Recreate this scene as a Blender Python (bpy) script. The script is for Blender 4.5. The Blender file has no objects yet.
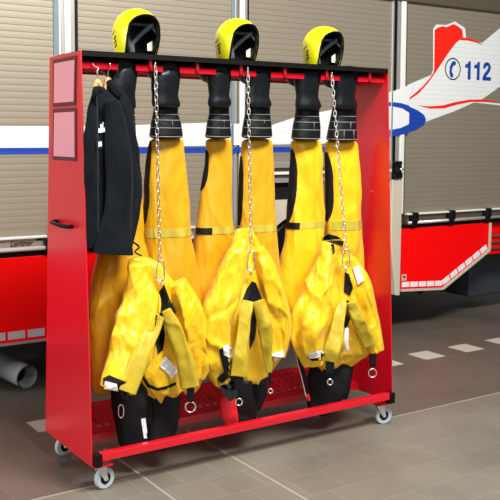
import bpy, bmesh, math, random
from mathutils import Vector, Matrix, noise
from mathutils.bvhtree import BVHTree

C = bpy.context.scene.collection
R = math.radians
random.seed(4)

# ------------------------------------------------------------------ camera
YAW, PITCH, ROLL = .576, .076, .004
POS = Vector((-1.528, -3.666, 1.622))
FPX, PX, PY = 872.08, -8.612, -46.868
fwd = Vector((math.sin(YAW)*math.cos(PITCH), math.cos(YAW)*math.cos(PITCH), -math.sin(PITCH)))
rgt0 = Vector((math.cos(YAW), -math.sin(YAW), 0))
up0 = rgt0.cross(fwd)
rgt = rgt0*math.cos(ROLL) + up0*math.sin(ROLL)
upv = -rgt0*math.sin(ROLL) + up0*math.cos(ROLL)
cam = bpy.data.cameras.new('camera')
camo = bpy.data.objects.new('camera', cam)
C.objects.link(camo)
M = Matrix((rgt, upv, -fwd)).transposed().to_4x4()
M.translation = POS
camo.matrix_world = M
cam.sensor_width = 36
cam.lens = FPX/500*36
cam.shift_x = -PX/500
cam.shift_y = PY/500
cam.clip_end = 100
bpy.context.scene.camera = camo

# ------------------------------------------------------------------ light
world = bpy.data.worlds.new('hall_light')
bpy.context.scene.world = world
world.use_nodes = True
bg = world.node_tree.nodes['Background']
bg.inputs[0].default_value = (.95, .97, 1, 1)
bg.inputs[1].default_value = .18
vs = bpy.context.scene.view_settings
vs.view_transform = 'Standard'
vs.look = 'None'
vs.gamma = 1
vs.exposure = 0.0
vs.use_curve_mapping = False


def area(name, loc, target, sx, sy, power, col=(1, 1, 1)):
    l = bpy.data.lights.new(name, 'AREA')
    l.shape = 'RECTANGLE'
    l.size, l.size_y = sx, sy
    l.energy = power
    l.color = col
    o = bpy.data.objects.new(name, l)
    C.objects.link(o)
    o.location = loc
    d = Vector(target)-Vector(loc)
    o.rotation_euler = d.to_track_quat('-Z', 'Y').to_euler()
    return o


area('side_window_daylight', (-6.5, .1, 2.7), (.3, .3, 1.1), 2.4, 2.6, 320, (1, .98, .96))
area('ceiling_light_strip', (.9, -2.9, 5.2), (.9, .3, .5), 2.4, 1.2, 560, (1, .98, .94))
area('door_daylight', (-1.5, -8.0, 3.6), (1.0, -.5, .4), 5, 3.0, 130, (1, .98, .94))


def at(px, py, Y=None, Z=None):
    """world point of a picture position at a known real depth Y or height Z"""
    d = fwd + rgt*((px-250-PX)/FPX) - upv*((py-250-PY)/FPX)
    t = (Y-POS.y)/d.y if Y is not None else (Z-POS.z)/d.z
    return POS + d*t


# ------------------------------------------------------------------ materials
def mat(name, col, rough=.5, metal=0., coat=0., bump=None, vary=0., vscale=3., sheen=0., spec=None):
    m = bpy.data.materials.new(name)
    m.use_nodes = True
    nt = m.node_tree
    b = nt.nodes['Principled BSDF']
    b.inputs['Base Color'].default_value = (*col, 1)
    b.inputs['Roughness'].default_value = rough
    b.inputs['Metallic'].default_value = metal
    b.inputs['Coat Weight'].default_value = coat
    b.inputs['Coat Roughness'].default_value = .22
    b.inputs['Sheen Weight'].default_value = sheen
    if spec is not None:
        b.inputs['Specular IOR Level'].default_value = spec
    tc = nt.nodes.new('ShaderNodeTexCoord')
    if vary:
        n = nt.nodes.new('ShaderNodeTexNoise')
        n.inputs['Scale'].default_value = vscale
        n.inputs['Detail'].default_value = 4
        nt.links.new(tc.outputs['Object'], n.inputs['Vector'])
        mx = nt.nodes.new('ShaderNodeMix')
        mx.data_type = 'RGBA'
        mx.inputs[6].default_value = (*[c*(1-vary) for c in col], 1)
        mx.inputs[7].default_value = (*[min(1, c*(1+vary)) for c in col], 1)
        nt.links.new(n.outputs['Fac'], mx.inputs[0])
        nt.links.new(mx.outputs[2], b.inputs['Base Color'])
    if bump:
        sc, st, dist = bump
        mp = nt.nodes.new('ShaderNodeMapping')
        mp.inputs['Scale'].default_value = (1, 1, st)
        n2 = nt.nodes.new('ShaderNodeTexNoise')
        n2.inputs['Scale'].default_value = sc
        n2.inputs['Detail'].default_value = 5
        bp = nt.nodes.new('ShaderNodeBump')
        bp.inputs['Strength'].default_value = .6
        bp.inputs['Distance'].default_value = dist
        nt.links.new(tc.outputs['Object'], mp.inputs[0])
        nt.links.new(mp.outputs[0], n2.inputs['Vector'])
        nt.links.new(n2.outputs['Fac'], bp.inputs['Height'])
        nt.links.new(bp.outputs[0], b.inputs['Normal'])
    return m


M_rackred = mat('trolley_red_paint', (.66, .002, .017), .38, coat=.55, bump=(160, 1, .0003))
M_shadered = mat('trolley_red_in_shade', (.52, .002, .014), .75, spec=.12)  # darker, flatter trolley red: shade on shelf and boot rail put in colour
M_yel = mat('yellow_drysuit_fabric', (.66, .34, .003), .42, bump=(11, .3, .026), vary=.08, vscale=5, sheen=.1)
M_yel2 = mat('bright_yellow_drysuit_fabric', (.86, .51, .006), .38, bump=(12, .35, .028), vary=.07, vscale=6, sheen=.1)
M_strap = mat('olive_yellow_webbing', (.55, .40, .02), .5, bump=(30, .5, .006), vary=.12, vscale=12)
M_olive = mat('faded_reflective_tape', (.50, .42, .05), .5, vary=.15, vscale=20)
M_black = mat('black_neoprene', (.004, .0045, .006), .6, bump=(30, .6, .006), spec=.25)
M_boot = mat('black_rubber', (.004, .006, .008), .36, bump=(13, .6, .008), spec=.3)
M_gait = mat('black_ribbed_rubber', (.004, .005, .006), .5, bump=(50, 3, .003), spec=.25)
M_pipe = mat('grey_piping', (.22, .22, .21), .45)
M_white = mat('silver_white_reflective', (.84, .86, .90), .4, vary=.08, vscale=30)
M_jack = mat('dark_navy_jacket_cloth', (.0045, .007, .010), .85, bump=(16, .5, .008), sheen=.03, spec=.12)
M_jackin = mat('black_jacket_lining', (.006, .007, .009), .85)
M_wood = mat('pale_beech_wood', (.62, .36, .13), .45, vary=.12, vscale=14)
M_chain = mat('zinc_chain', (.66, .65, .60), .3, .8)
M_steel = mat('bright_steel', (.74, .75, .76), .25, .9)
M_helm = mat('lemon_yellow_helmet_shell', (.95, .90, .004), .32, coat=.3)
M_hblk = mat('black_helmet_lining', (.004, .004, .005), .6, bump=(40, 1, .004), spec=.25)
M_hgry = mat('grey_helmet_webbing', (.15, .18, .22), .5)
M_hstk = mat('cream_helmet_sticker', (.78, .78, .55), .5)
M_blkpl = mat('black_plastic', (.004, .004, .004), .45, spec=.2)
M_tyre = mat('pale_grey_castor_rubber', (.44, .50, .53), .5, vary=.06, vscale=30)
M_pink = mat('clear_document_sleeve_on_red', (.86, .34, .42), .3, coat=.4)
M_frame = mat('dark_magnetic_frame', (.10, .012, .02), .45)
M_slat = mat('champagne_anodised_slats', (.345, .30, .23), .5, .5, vary=.05, vscale=2)
M_alu = mat('brushed_aluminium', (.60, .59, .56), .33, .7)
M_aluw = mat('white_painted_aluminium', (.82, .81, .78), .35, .1)
M_alub = mat('slate_blue_rubber_seal', (.16, .22, .27), .5)
M_dalu = mat('dark_bronze_aluminium', (.16, .13, .09), .4, .5)
M_beige = mat('beige_painted_panel', (.55, .50, .40), .45)
M_tred = mat('fire_engine_red', (.95, .0, .0), .6, spec=.15)
M_dwhite = mat('white_foil', (.74, .76, .76), .5)
M_dred = mat('red_foil', (.90, .012, .0), .5)
M_dblue = mat('blue_foil', (.006, .05, .36), .45)
M_tape = mat('reflective_tape_segments', (.82, .84, .88), .35)
M_tapeg = mat('dull_reflective_tape', (.50, .46, .50), .4)
M_under = mat('truck_underbody_black', (.006, .006, .0065), .7, spec=.2)
M_tank = mat('dark_slate_tank', (.035, .045, .055), .5)
M_pipem = mat('galvanised_exhaust', (.42, .46, .48), .42, .4, vary=.15, vscale=12)
M_mredbag = mat('red_bag_cloth', (.75, .01, .02), .5)
M_text = mat('black_lettering', (.01, .01, .01), .5)


def floor_material():
    m = bpy.data.materials.new('grey_tile_floor')
    m.use_nodes = True
    nt = m.node_tree
    N, L = nt.nodes, nt.links
    b = N['Principled BSDF']
    b.inputs['Roughness'].default_value = .42
    g = N.new('ShaderNodeNewGeometry')
    mp = N.new('ShaderNodeMapping')
    mp.inputs['Location'].default_value = (0, -.012, 0)
    L.new(g.outputs['Position'], mp.inputs[0])
    br = N.new('ShaderNodeTexBrick')
    br.inputs['Scale'].default_value = 1
    br.inputs['Brick Width'].default_value = .21
    br.inputs['Row Height'].default_value = .21
    br.inputs['Mortar Size'].default_value = .0028
    br.inputs['Mortar Smooth'].default_value = .3
    br.inputs['Color1'].default_value = (.128, .116, .098, 1)
    br.inputs['Color2'].default_value = (.140, .127, .107, 1)
    br.inputs['Mortar'].default_value = (.175, .163, .143, 1)
    L.new(mp.outputs[0], br.inputs['Vector'])
    nz = N.new('ShaderNodeTexNoise')
    nz.inputs['Scale'].default_value = 1.7
    nz.inputs['Detail'].default_value = 6
    L.new(g.outputs['Position'], nz.inputs['Vector'])
    rp = N.new('ShaderNodeMapRange')
    rp.inputs[1].default_value = .3
    rp.inputs[2].default_value = .7
    rp.inputs[3].default_value = .82
    rp.inputs[4].default_value = 1.16
    L.new(nz.outputs['Fac'], rp.inputs[0])
    mul = N.new('ShaderNodeMix')
    mul.data_type = 'RGBA'
    mul.blend_type = 'MULTIPLY'
    mul.inputs[0].default_value = 1
    L.new(br.outputs['Color'], mul.inputs[6])
    L.new(rp.outputs[0], mul.inputs[7])
    sep = N.new('ShaderNodeSeparateXYZ')
    L.new(g.outputs['Position'], sep.inputs[0])

    def ma(op, a, c=None, d=None):
        n = N.new('ShaderNodeMath')
        n.operation = op
        for i, v in enumerate((a, c, d)):
            if v is None:
                continue
            if isinstance(v, (int, float)):
                n.inputs[i].default_value = v
            else:
                L.new(v, n.inputs[i])
        return n.outputs[0]
    X, Y = sep.outputs[0], sep.outputs[1]
    # wide expansion joints
    j1 = ma('COMPARE', Y, .014, .006)
    jx = ma('MAXIMUM', ma('COMPARE', X, .292, .006), ma('COMPARE', X, .792, .006))
    jx = ma('MULTIPLY', jx, ma('LESS_THAN', Y, .45))
    jn = ma('MAXIMUM', j1, jx)
    c1 = N.new('ShaderNodeMix')
    c1.data_type = 'RGBA'
    L.new(ma('MULTIPLY', jn, .7), c1.inputs[0])
    # the tile field in front of the long joint is a lighter, greyer batch
    zone = ma('LESS_THAN', Y, .014)
    tint = N.new('ShaderNodeMix')
    tint.data_type = 'RGBA'
    L.new(zone, tint.inputs[0])
    tint.inputs[6].default_value = (.84, .77, .72, 1)
    tint.inputs[7].default_value = (1.30, 1.32, 1.24, 1)
    mt = N.new('ShaderNodeMix')
    mt.data_type = 'RGBA'
    mt.blend_type = 'MULTIPLY'
    mt.inputs[0].default_value = 1
    L.new(mul.outputs[2], mt.inputs[6])
    L.new(tint.outputs[2], mt.inputs[7])
    L.new(mt.outputs[2], c1.inputs[6])
    c1.inputs[7].default_value = (.40, .38, .34, 1)
    # dashed row of light guide tiles
    row = ma('COMPARE', Y, .957, .1)
    dx = ma('LESS_THAN', ma('MODULO', ma('ADD', X, 39*.42+.34-.01), .42), .2)
    lt = ma('MULTIPLY', row, dx)
    c2 = N.new('ShaderNodeMix')
    c2.data_type = 'RGBA'
    L.new(lt, c2.inputs[0])
    L.new(c1.outputs[2], c2.inputs[6])
    c2.inputs[7].default_value = (.50, .47, .40, 1)
    L.new(c2.outputs[2], b.inputs['Base Color'])
    bp = N.new('ShaderNodeBump')
    bp.inputs['Strength'].default_value = .25
    bp.inputs['Distance'].default_value = .002
    bp.invert = True
    L.new(br.outputs['Fac'], bp.inputs['Height'])
    L.new(bp.outputs[0], b.inputs['Normal'])
    return m


M_floor = floor_material()
M_wall = mat('pale_hall_wall', (.45, .45, .43), .8, vary=.05)


# ------------------------------------------------------------------ mesh helpers
def obj(name, bm, m, parent=None, smooth=False, bevel=0):
    me = bpy.data.meshes.new(name)
    bmesh.ops.recalc_face_normals(bm, faces=bm.faces)
    bm.to_mesh(me)
    bm.free()
    ms = m if isinstance(m, (list, tuple)) else [m]
    for x in ms:
        me.materials.append(x)
    if smooth:
        for p in me.polygons:
            p.use_smooth = True
    o = bpy.data.objects.new(name, me)
    C.objects.link(o)
    if parent:
        o.parent = parent
        o.matrix_parent_inverse = Matrix.Identity(4)
        p = parent
        off = Vector((0, 0, 0))
        while p:
            off += p.location
            p = p.parent
        me.transform(Matrix.Translation(-off))
    if bevel:
        md = o.modifiers.new('bevel', 'BEVEL')
        md.width = bevel
        md.segments = 2
        md.limit_method = 'ANGLE'
    return o


def empty(name, label, cat, loc=(0, 0, 0), group=None):
    o = bpy.data.objects.new(name, None)
    o.empty_display_size = .1
    C.objects.link(o)
    o.location = loc
    o['label'] = label
    o['category'] = cat
    if group:
        o['group'] = group
    return o


def box(bm, x0, x1, y0, y1, z0, z1, mi=0):
    v = [bm.verts.new((x, y, z)) for x in (x0, x1) for y in (y0, y1) for z in (z0, z1)]
    for f in ((0, 1, 3, 2), (4, 6, 7, 5), (0, 4, 5, 1), (2, 3, 7, 6), (0, 2, 6, 4), (1, 5, 7, 3)):
        bm.faces.new([v[i] for i in f]).material_index = mi
    return v


def prism(bm, pts, axis, a, b):
    """extrude 2-D pts (the other two axes in order) from a to b along axis"""
    def mk(p, t):
        if axis == 'x':
            return (t, p[0], p[1])
        if axis == 'y':
            return (p[0], t, p[1])
        return (p[0], p[1], t)
    A = [bm.verts.new(mk(p, a)) for p in pts]
    B = [bm.verts.new(mk(p, b)) for p in pts]
    n = len(pts)
    bm.faces.new(A)
    bm.faces.new(B[::-1])
    for i in range(n):
        bm.faces.new((A[i], B[i], B[(i+1) % n], A[(i+1) % n]))


def tube(bm, path, r, n=10, closed=False, caps=True):
    path = [Vector(p) for p in path]
    k = len(path)
    rs = r if isinstance(r, (list, tuple)) else [r]*k
    rings = []
    up = None
    for i, p in enumerate(path):
        if closed:
            t = path[(i+1) % k]-path[i-1]
        else:
            t = path[min(i+1, k-1)]-path[max(i-1, 0)]
        t.normalize()
        if up is None:
            up = Vector((0, 0, 1)) if abs(t.z) < .9 else Vector((0, 1, 0))
        s = t.cross(up).normalized()
        up = s.cross(t).normalized()
        rings.append([bm.verts.new(p+(s*math.cos(a)+up*math.sin(a))*rs[i])
                      for a in [2*math.pi*j/n for j in range(n)]])
    m = k if closed else k-1
    for i in range(m):
        A, B = rings[i], rings[(i+1) % k]
        for j in range(n):
            bm.faces.new((A[j], A[(j+1) % n], B[(j+1) % n], B[j]))
    if not closed and caps:
        bm.faces.new(rings[0])
        bm.faces.new(rings[-1][::-1])


def lathe(bm, prof, c, axis='z', n=28):
    """prof: (radius, offset along axis)"""
    c = Vector(c)
    rings = []
    for r, h in prof:
        ring = []
        for j in range(n):
            a = 2*math.pi*j/n
            u, v = r*math.cos(a), r*math.sin(a)
            p = {'z': (u, v, h), 'y': (u, h, v), 'x': (h, u, v)}[axis]
            ring.append(bm.verts.new(c+Vector(p)))
        rings.append(ring)
    for A, B in zip(rings, rings[1:]):
        for j in range(n):
            bm.faces.new((A[j], A[(j+1) % n], B[(j+1) % n], B[j]))
    bm.faces.new(rings[0])
    bm.faces.new(rings[-1][::-1])


def smooth_rows(rows, n):
    """Catmull-Rom resample of tuples"""
    k = len(rows)
    out = []
    for i in range(n):
        t = i/(n-1)*(k-1)
        j = min(int(t), k-2)
        f = t-j
        P = [rows[max(j-1, 0)], rows[j], rows[j+1], rows[min(j+2, k-1)]]
        out.append(tuple(.5*(2*b+(c-a)*f+(2*a-5*b+4*c-d)*f*f+(3*b-a-3*c+d)*f**3)
                         for a, b, c, d in zip(*P)))
    return out


def ridged(v):
    return 1-2*abs(noise.noise(v))


def fold_disp(p, seed, lean, sc):
    """crumpled coated cloth: stretched cells give flat facets with sharp ridges"""
    x = p.x+lean*p.z
    wx = noise.noise(Vector((p.x*4+seed, p.y*4, p.z*3)))*.05
    wz = noise.noise(Vector((p.x*4, p.y*4+seed, p.z*3+9)))*.08
    q = Vector(((x+wx)*8*sc+seed, (p.y+wz)*7*sc, (p.z+wz+.35*x)*2.6*sc))
    d1 = noise.voronoi(q)[0][0]
    q = Vector(((x+wz)*19*sc+seed, (p.y+wx)*15*sc, (p.z+wx-.4*x)*7.5*sc))
    d2 = noise.voronoi(q)[0][0]
    return 2.6*(d1-.42)+.95*(d2-.42)


def make_creases(seed, n, spread, zlen, amp, fan):
    """long sharp folds as segments in (girth, length) space, in metres"""
    rnd = random.Random(seed*7+1)
    out = []
    for i in range(n):
        u0 = rnd.uniform(-spread, spread)
        v0 = rnd.uniform(-.05, .75)*zlen
        ln = rnd.uniform(.18, .6)*zlen
        sl = rnd.uniform(-.28, .28)+fan*u0/max(spread, .01)
        if rnd.random() < .3:
            sl += rnd.choice((-.8, .8))
            ln *= .5
        out.append((u0, v0, u0+sl*ln, v0+ln, rnd.uniform(.010, .024), amp*rnd.uniform(.5, 1.)*rnd.choice((1, 1, -1))))
    return out


def crease_disp(u, v, cr):
    d = 0.
    for a, b, c, e, w, k in cr:
        dx, dy = c-a, e-b
        l2 = dx*dx+dy*dy
        t = ((u-a)*dx+(v-b)*dy)/l2
        tt = 0. if t < 0 else 1. if t > 1 else t
        q = math.hypot(u-a-dx*tt, v-b-dy*tt)
        if q < w*4:
            d += k*math.exp(-q/w)*(1-.6*abs(2*tt-1)**2)
    return d


LEG = {}


def cloth(name, rows, Y, k, m, parent, seed=0, amp=.012, lean=0., n=84, seg=84, sq=2.2, sc=1., ncr=14, fan=.2, hem=0., flat=False):
    """a hanging cloth body: rows (py, x_left, x_right) read at depth Y, real depth = k * half width"""
    rr = smooth_rows(rows, n)
    bm = bmesh.new()
    rings = []
    zt, zb = at(rr[0][1], rr[0][0], Y).z, at(rr[-1][1], rr[-1][0], Y).z
    hm = max((r[2]-r[1]) for r in rr)*.0027
    cr = make_creases(seed, ncr, 2.4*hm, zt-zb, amp, fan) if amp > .004 else []
    for i, (py, xl, xr) in enumerate(rr):
        A, B = at(xl, py, Y), at(xr, py, Y)
        c = (A+B)/2
        h = max((B.x-A.x)/2, .004)
        th = math.atan2(c.x-POS.x, c.y-POS.y)
        hx = h*math.cos(th)/math.sqrt(math.cos(th)**2+k*k*math.sin(th)**2)
        hy = max(k*hx, .012)
        t = i/(n-1)
        e = t*n/3.0 if flat else min(t, 1-t)*n/3.0
        cap = min(1, .35+.65*math.sqrt(max(0, 1-(1-min(e, 1))**2)))
        env = min(1, t*7, (1-t)*8+.3)
        ring = []
        for j in range(seg):
            a = 2*math.pi*j/seg
            ca, sa = math.cos(a), math.sin(a)
            ux = math.copysign(abs(ca)**(2/sq), ca)
            uy = math.copysign(abs(sa)**(2/sq), sa)
            p = Vector((c.x+hx*ux*cap, c.y+hy*uy*cap, c.z))
            d = amp*env*.85*fold_disp(p, seed, lean, sc)
            if cr:
                g = a+math.pi/2
                if g > math.pi:
                    g -= 2*math.pi
                if g > math.pi:
                    g -= 2*math.pi
                d += env*crease_disp(g*hm, zt-p.z, cr)
            p += Vector((ca*.4, sa, 0))*d*1.3
            if hem:
                p.z += hem*t**6*(noise.noise(Vector((ca*2.2+seed, sa*2.2, 0)))*2)
            ring.append(bm.verts.new(p))
        rings.append(ring)
    for A, B in zip(rings, rings[1:]):
        for j in range(seg):
            bm.faces.new((A[j], A[(j+1) % seg], B[(j+1) % seg], B[j]))
    bm.faces.new(rings[0])
    if flat:      # turned-in hem
        cen = sum((v.co for v in rings[-1]), Vector())/seg
        inn = [bm.verts.new(cen+(v.co-cen)*.8+Vector((0, 0, .03))) for v in rings[-1]]
        for j in range(seg):
            bm.faces.new((rings[-1][j], rings[-1][(j+1) % seg], inn[(j+1) % seg], inn[j]))
        bm.faces.new(inn[::-1])
    else:
        bm.faces.new(rings[-1][::-1])
    o = obj(name, bm, m, parent, smooth=True)
    if name == 'leg':
        LEG[id(rows)] = (o, rows)
    return o


def ribbon(name, pts, thick, m, parent, seed=0, amp=.0, n=30, seg=28, sq=3.2, round_ends=True, ncr=9, flat=False):
    """flattened tube following (px, py, Y, width in metres)"""
    rr = smooth_rows(pts, n)
    cs = [at(a, b, y) for a, b, y, w in rr]
    L = sum((q-p).length for p, q in zip(cs, cs[1:]))
    wm = max(r[3] for r in rr)
    cr = make_creases(seed+100, ncr, wm*.6, L, amp, .1) if amp > .007 else []
    bm = bmesh.new()
    rings = []
    for i, c in enumerate(cs):
        t = (cs[min(i+1, n-1)]-cs[max(i-1, 0)]).normalized()
        view = (c-POS).normalized()
        view.z = 0
        s = t.cross(view).normalized()
        d = s.cross(t).normalized()
        w = rr[i][3]/2
        cap = 1
        if round_ends:
            e = i if flat else min(i, n-1-i)
            cap = (.6, .9, 1)[min(e, 2)]
        ring = []
        for j in range(seg):
            a = 2*math.pi*j/seg
            ca, sa = math.cos(a), math.sin(a)
            u = math.copysign(abs(ca)**(2/sq), ca)*w*cap
            v = math.copysign(abs(sa)**(2/sq), sa)*thick/2*cap
            p = c+s*u+d*v
            if amp:
                q = fold_disp(p, seed, 0, 1.5)*amp*(.85 if cr else 1)
                if cr:
                    q += 1.2*crease_disp(ca*w if sa < 0 else ca*w+.3, L*i/(n-1), cr)
                p += d*q*(1 if sa > 0 else -1)*abs(sa)+s*ca*q*.4
            ring.append(bm.verts.new(p))
        rings.append(ring)
    for A, B in zip(rings, rings[1:]):
        for j in range(seg):
            bm.faces.new((A[j], A[(j+1) % seg], B[(j+1) % seg], B[j]))
    bm.faces.new(rings[0])
    bm.faces.new(rings[-1][::-1])
    return obj(name, bm, m, parent, smooth=True)


from mathutils.geometry import tessellate_polygon


def bvh(o):
    base = Vector((0, 0, 0))
    p = o
    while p:
        base += p.location
        p = p.parent
    return BVHTree.FromPolygons([v.co+base for v in o.data.vertices], [tuple(f.vertices) for f in o.data.polygons])


def stick(name, pts, parent, m, targets=None, off=.002, thick=.005, sub=3):
    """a stitched-on piece that follows the cloth of its suit"""
    T = targets or [o for o in parent.children_recursive if o.type == 'MESH' and o.name.split('.')[0] in
                    ('leg', 'torso', 'sleeve', 'body', 'sleeve_end')]
    trees = []
    for o in T:
        base = Vector((0, 0, 0))
        p = o
        while p:
            base += p.location
            p = p.parent
        vs_ = [v.co+base for v in o.data.vertices]
        trees.append(BVHTree.FromPolygons(vs_, [tuple(f.vertices) for f in o.data.polygons]))
    bm = bmesh.new()
    vv = [bm.verts.new((x, -y, 0)) for x, y in pts]
    for t in tessellate_polygon([[v.co for v in vv]]):
        bm.faces.new([vv[k] for k in t])
    bmesh.ops.subdivide_edges(bm, edges=bm.edges[:], cuts=sub, use_grid_fill=True)
    hit, miss = {}, []
    for v in bm.verts:
        w = at(v.co.x, -v.co.y, 1.0)
        d = (w-POS).normalized()
        best = None
        for t in trees:
            loc, nor, _, dist = t.ray_cast(POS, d)
            if loc and (best is None or dist < best):
                best = dist
        if best is None:
            miss.append((v, d))
        else:
            hit[v] = (best, d)
    mean = sum(b for b, d in hit.values())/max(1, len(hit)) if hit else 4.2
    for v, (b, d) in list(hit.items()):
        b = min(max(b, mean-.12), mean+.12)
        v.co = POS+d*(b-off)
    for v, d in miss:
        v.co = POS+d*(mean-off)
    top = bm.faces[:]
    ret = bmesh.ops.extrude_face_region(bm, geom=top)
    view = (at(pts[0][0], pts[0][1], .5)-POS).normalized()
    for e in ret['geom']:
        if isinstance(e, bmesh.types.BMVert):
            e.co -= view*thick
    return obj(name, bm, m, parent)


def ringmesh(name, c, rx, rz, r, m, parent, tilt=.5, n=22):
    bm = bmesh.new()
    c = Vector(c)
    path = []
    for i in range(n):
        a = 2*math.pi*i/n
        path.append(c+Vector((rx*math.cos(a)*math.cos(tilt), -rx*math.cos(a)*math.sin(tilt), rz*math.sin(a))))
    tube(bm, path, r, 8, closed=True)
    return obj(name, bm, m, parent, smooth=True)


# ------------------------------------------------------------------ setting
def struct(name, bm, m):
    o = obj(name, bm, m)
    o['kind'] = 'structure'
    return o


bm = bmesh.new()
box(bm, -9, 14, -9, 8, -.06, 0)
struct('floor', bm, M_floor)
bm = bmesh.new()
box(bm, -9, 14, 7.9, 8.1, 0.001, 6)
struct('wall_back', bm, M_wall)

# ------------------------------------------------------------------ fire truck
TY = 1.6
truck = empty('fire_truck', 'red fire truck with tan roller shutters and 112 lettering parked behind the trolley', 'fire truck', (2.3, 2.8, 0))
SL = .0405          # slat pitch
Z0 = 1.0


def slat_y(z):
    f = ((z-Z0)/SL) % 1.0
    if f < .10:
        return .0023*math.sin(math.pi*f/.10)
    return -.0004*math.sin(math.pi*(f-.10)/.9)


LV = (.0, .05, .10, .3, .55, .8)


def shutter(x0, x1, z0, z1):
    bm = bmesh.new()
    zs = [z0]
    k = math.floor((z0-Z0)/SL)
    while True:
        for f in LV:
            z = Z0+(k+f)*SL
            if z0 < z < z1:
                zs.append(z)
        k += 1
        if Z0+k*SL > z1:
            break
    zs.append(z1)
    prev = None
    for z in zs:
        y = TY+slat_y(z)
        cur = (bm.verts.new((x0, y, z)), bm.verts.new((x1, y, z)))
        if prev:
            bm.faces.new((prev[0], prev[1], cur[1], cur[0]))
        prev = cur
    # box behind gives the curtain its thickness
    box(bm, x0, x1, TY+.012, TY+.03, z0, z1)
    return obj('roller_shutter', bm, M_slat, truck)


PIL = [(.485, .65), (1.807, 1.95), (3.32, 3.50)]
ZT = 2.71
shutter(-1.6, .485, 1.0, ZT)
shutter(.65, 1.807, 1.0, ZT)
shutter(1.95, 3.33, 1.43, ZT)
shutter(3.485, 5.4, 1.0, ZT)

# pillars: extruded profile bands (x0,x1,front y offset,material)


def pillar(bands, z0, z1, name='shutter_pillar'):
    root = None
    ms, bm = [], bmesh.new()
    for x0, x1, dy, m in bands:
        if m not in ms:
            ms.append(m)
        box(bm, x0, x1, TY-dy, TY+.06, z0, z1, ms.index(m))
    return obj(name, bm, ms, truck, bevel=.002)


pillar([(.485, .517, .012, M_alub), (.517, .525, .02, M_aluw), (.525, .553, .010, M_alu), (.553, .59, .026, M_aluw),
        (.59, .624, .012, M_alu), (.624, .65, -.01, M_blkpl)], .95, ZT)
pillar([(1.800, 1.822, .012, M_alub), (1.822, 1.84, .02, M_alu), (1.84, 1.86, .008, M_dalu), (1.86, 1.90, .026, M_aluw),
        (1.90, 1.93, .012, M_alu), (1.93, 1.955, -.01, M_blkpl)], .95, ZT)
pillar([(3.32, 3.338, .010, M_alu), (3.338, 3.364, .017, M_blkpl), (3.362, 3.395, .016, M_alu),
        (3.395, 3.408, .008, M_dalu), (3.408, 3.452, .026, M_aluw), (3.452, 3.47, .012, M_alu), (3.47, 3.485, .006, M_dalu)], 1.0, ZT)
# top cornice
bm = bmesh.new()
box(bm, -1.6, 5.4, TY-.03, TY+.1, ZT, ZT+.16)
obj('roof_cornice', bm, M_dalu, truck, bevel=.01)
# body shell behind
bm = bmesh.new()
box(bm, -1.6, 5.4, TY+.06, 3.9, 1.0, 3.1)
box(bm, -1.6, 5.4, TY+.12, 3.9, ZT, 3.1)
obj('body_shell', bm, M_beige, truck)
# chassis and far side
bm = bmesh.new()
box(bm, -1.6, 5.4, TY+.5, 3.9, .48, 1.0)
box(bm, -1.6, 4.9, TY+.7, TY+.82, .3, .5)
box(bm, -1.6, 4.9, TY+1.6, TY+1.72, .3, .5)
obj('chassis', bm, M_under, truck)
bm = bmesh.new()
box(bm, -1.6, 5.4, 3.85, 3.9, .30, 1.0)
obj('far_side_skirt', bm, M_under, truck)

# ledge rails under the shutters


def ledge(x0, x1, br):
    bm = bmesh.new()
    box(bm, x0, x1, TY-.035, TY+.05, .985, 1.0)
    obj('shutter_rail', bm, M_aluw, truck, bevel=.003)
    bm = bmesh.new()
    box(bm, x0, x1, TY-.012, TY+.06, .905, .985)
    obj('ledge_panel', bm, M_alu if x0 < 2 else M_dalu, truck)
    bm = bmesh.new()
    tube(bm, [(x0, TY-.035, .922), (x1, TY-.035, .922)], .014, 12)
    obj('grab_rail', bm, M_aluw if x0 < 2 else M_alu, truck, smooth=True)
    for x in br:
        bm = bmesh.new()
        box(bm, x-.03, x+.03, TY-.055, TY-.01, .895, .985)
        box(bm, x-.012, x+.04, TY-.06, TY-.01, .93, 1.005)
        obj('rail_bracket', bm, M_blkpl, truck, bevel=.004)
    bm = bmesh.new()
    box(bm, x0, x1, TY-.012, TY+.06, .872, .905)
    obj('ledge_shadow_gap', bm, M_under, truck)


ledge(-1.6, .45, [.43])
ledge(.66, 1.80, [.72, 1.75])
ledge(3.5, 5.4, [3.56, 3.99, 4.44, 4.9])

# wheel arch module between the pillars
for z0, z1, m, dy in ((1.395, 1.43, M_alu, .03), (1.365, 1.395, M_dalu, .0), (1.345, 1.365, M_aluw, .025), (1.315, 1.345, M_dalu, 0),
                      (1.285, 1.315, M_alu, .025), (1.155, 1.285, M_under, -.02)):
    bm = bmesh.new()
    box(bm, 1.955, 3.32, TY-dy, TY+.05, z0, z1)
    obj('step_rail' if dy > 0 else 'step_panel', bm, m, truck)
WX, WR = 2.62, .56
bm = bmesh.new()
pts = [(1.955, 1.155), (1.955, .6)]
pts += [(WX+(.66)*math.cos(a), .50+.60*math.sin(a)) for a in [math.pi*(1-i/24) for i in range(25)]]
pts += [(3.32, .6), (3.32, 1.155)]
prism(bm, pts, 'y', TY-.01, TY+.03)
obj('wheel_arch_panel', bm, M_beige, truck)
w = bmesh.new()
lathe(w, [(.30, 0), (.50, .0), (.545, .03), (WR, .08), (WR, .26), (.545, .31), (.30, .33)], (WX, TY+.06, WR), 'y', 48)
wh = obj('wheel', w, M_blkpl, truck, smooth=False)
w = bmesh.new()
lathe(w, [(.10, -.03), (.14, .0), (.22, .03), (.29, .01), (.305, -.01), (.31, .05)], (WX, TY+.05, WR), 'y', 40)
obj('wheel_rim', w, M_alu, wh, smooth=True)

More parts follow.
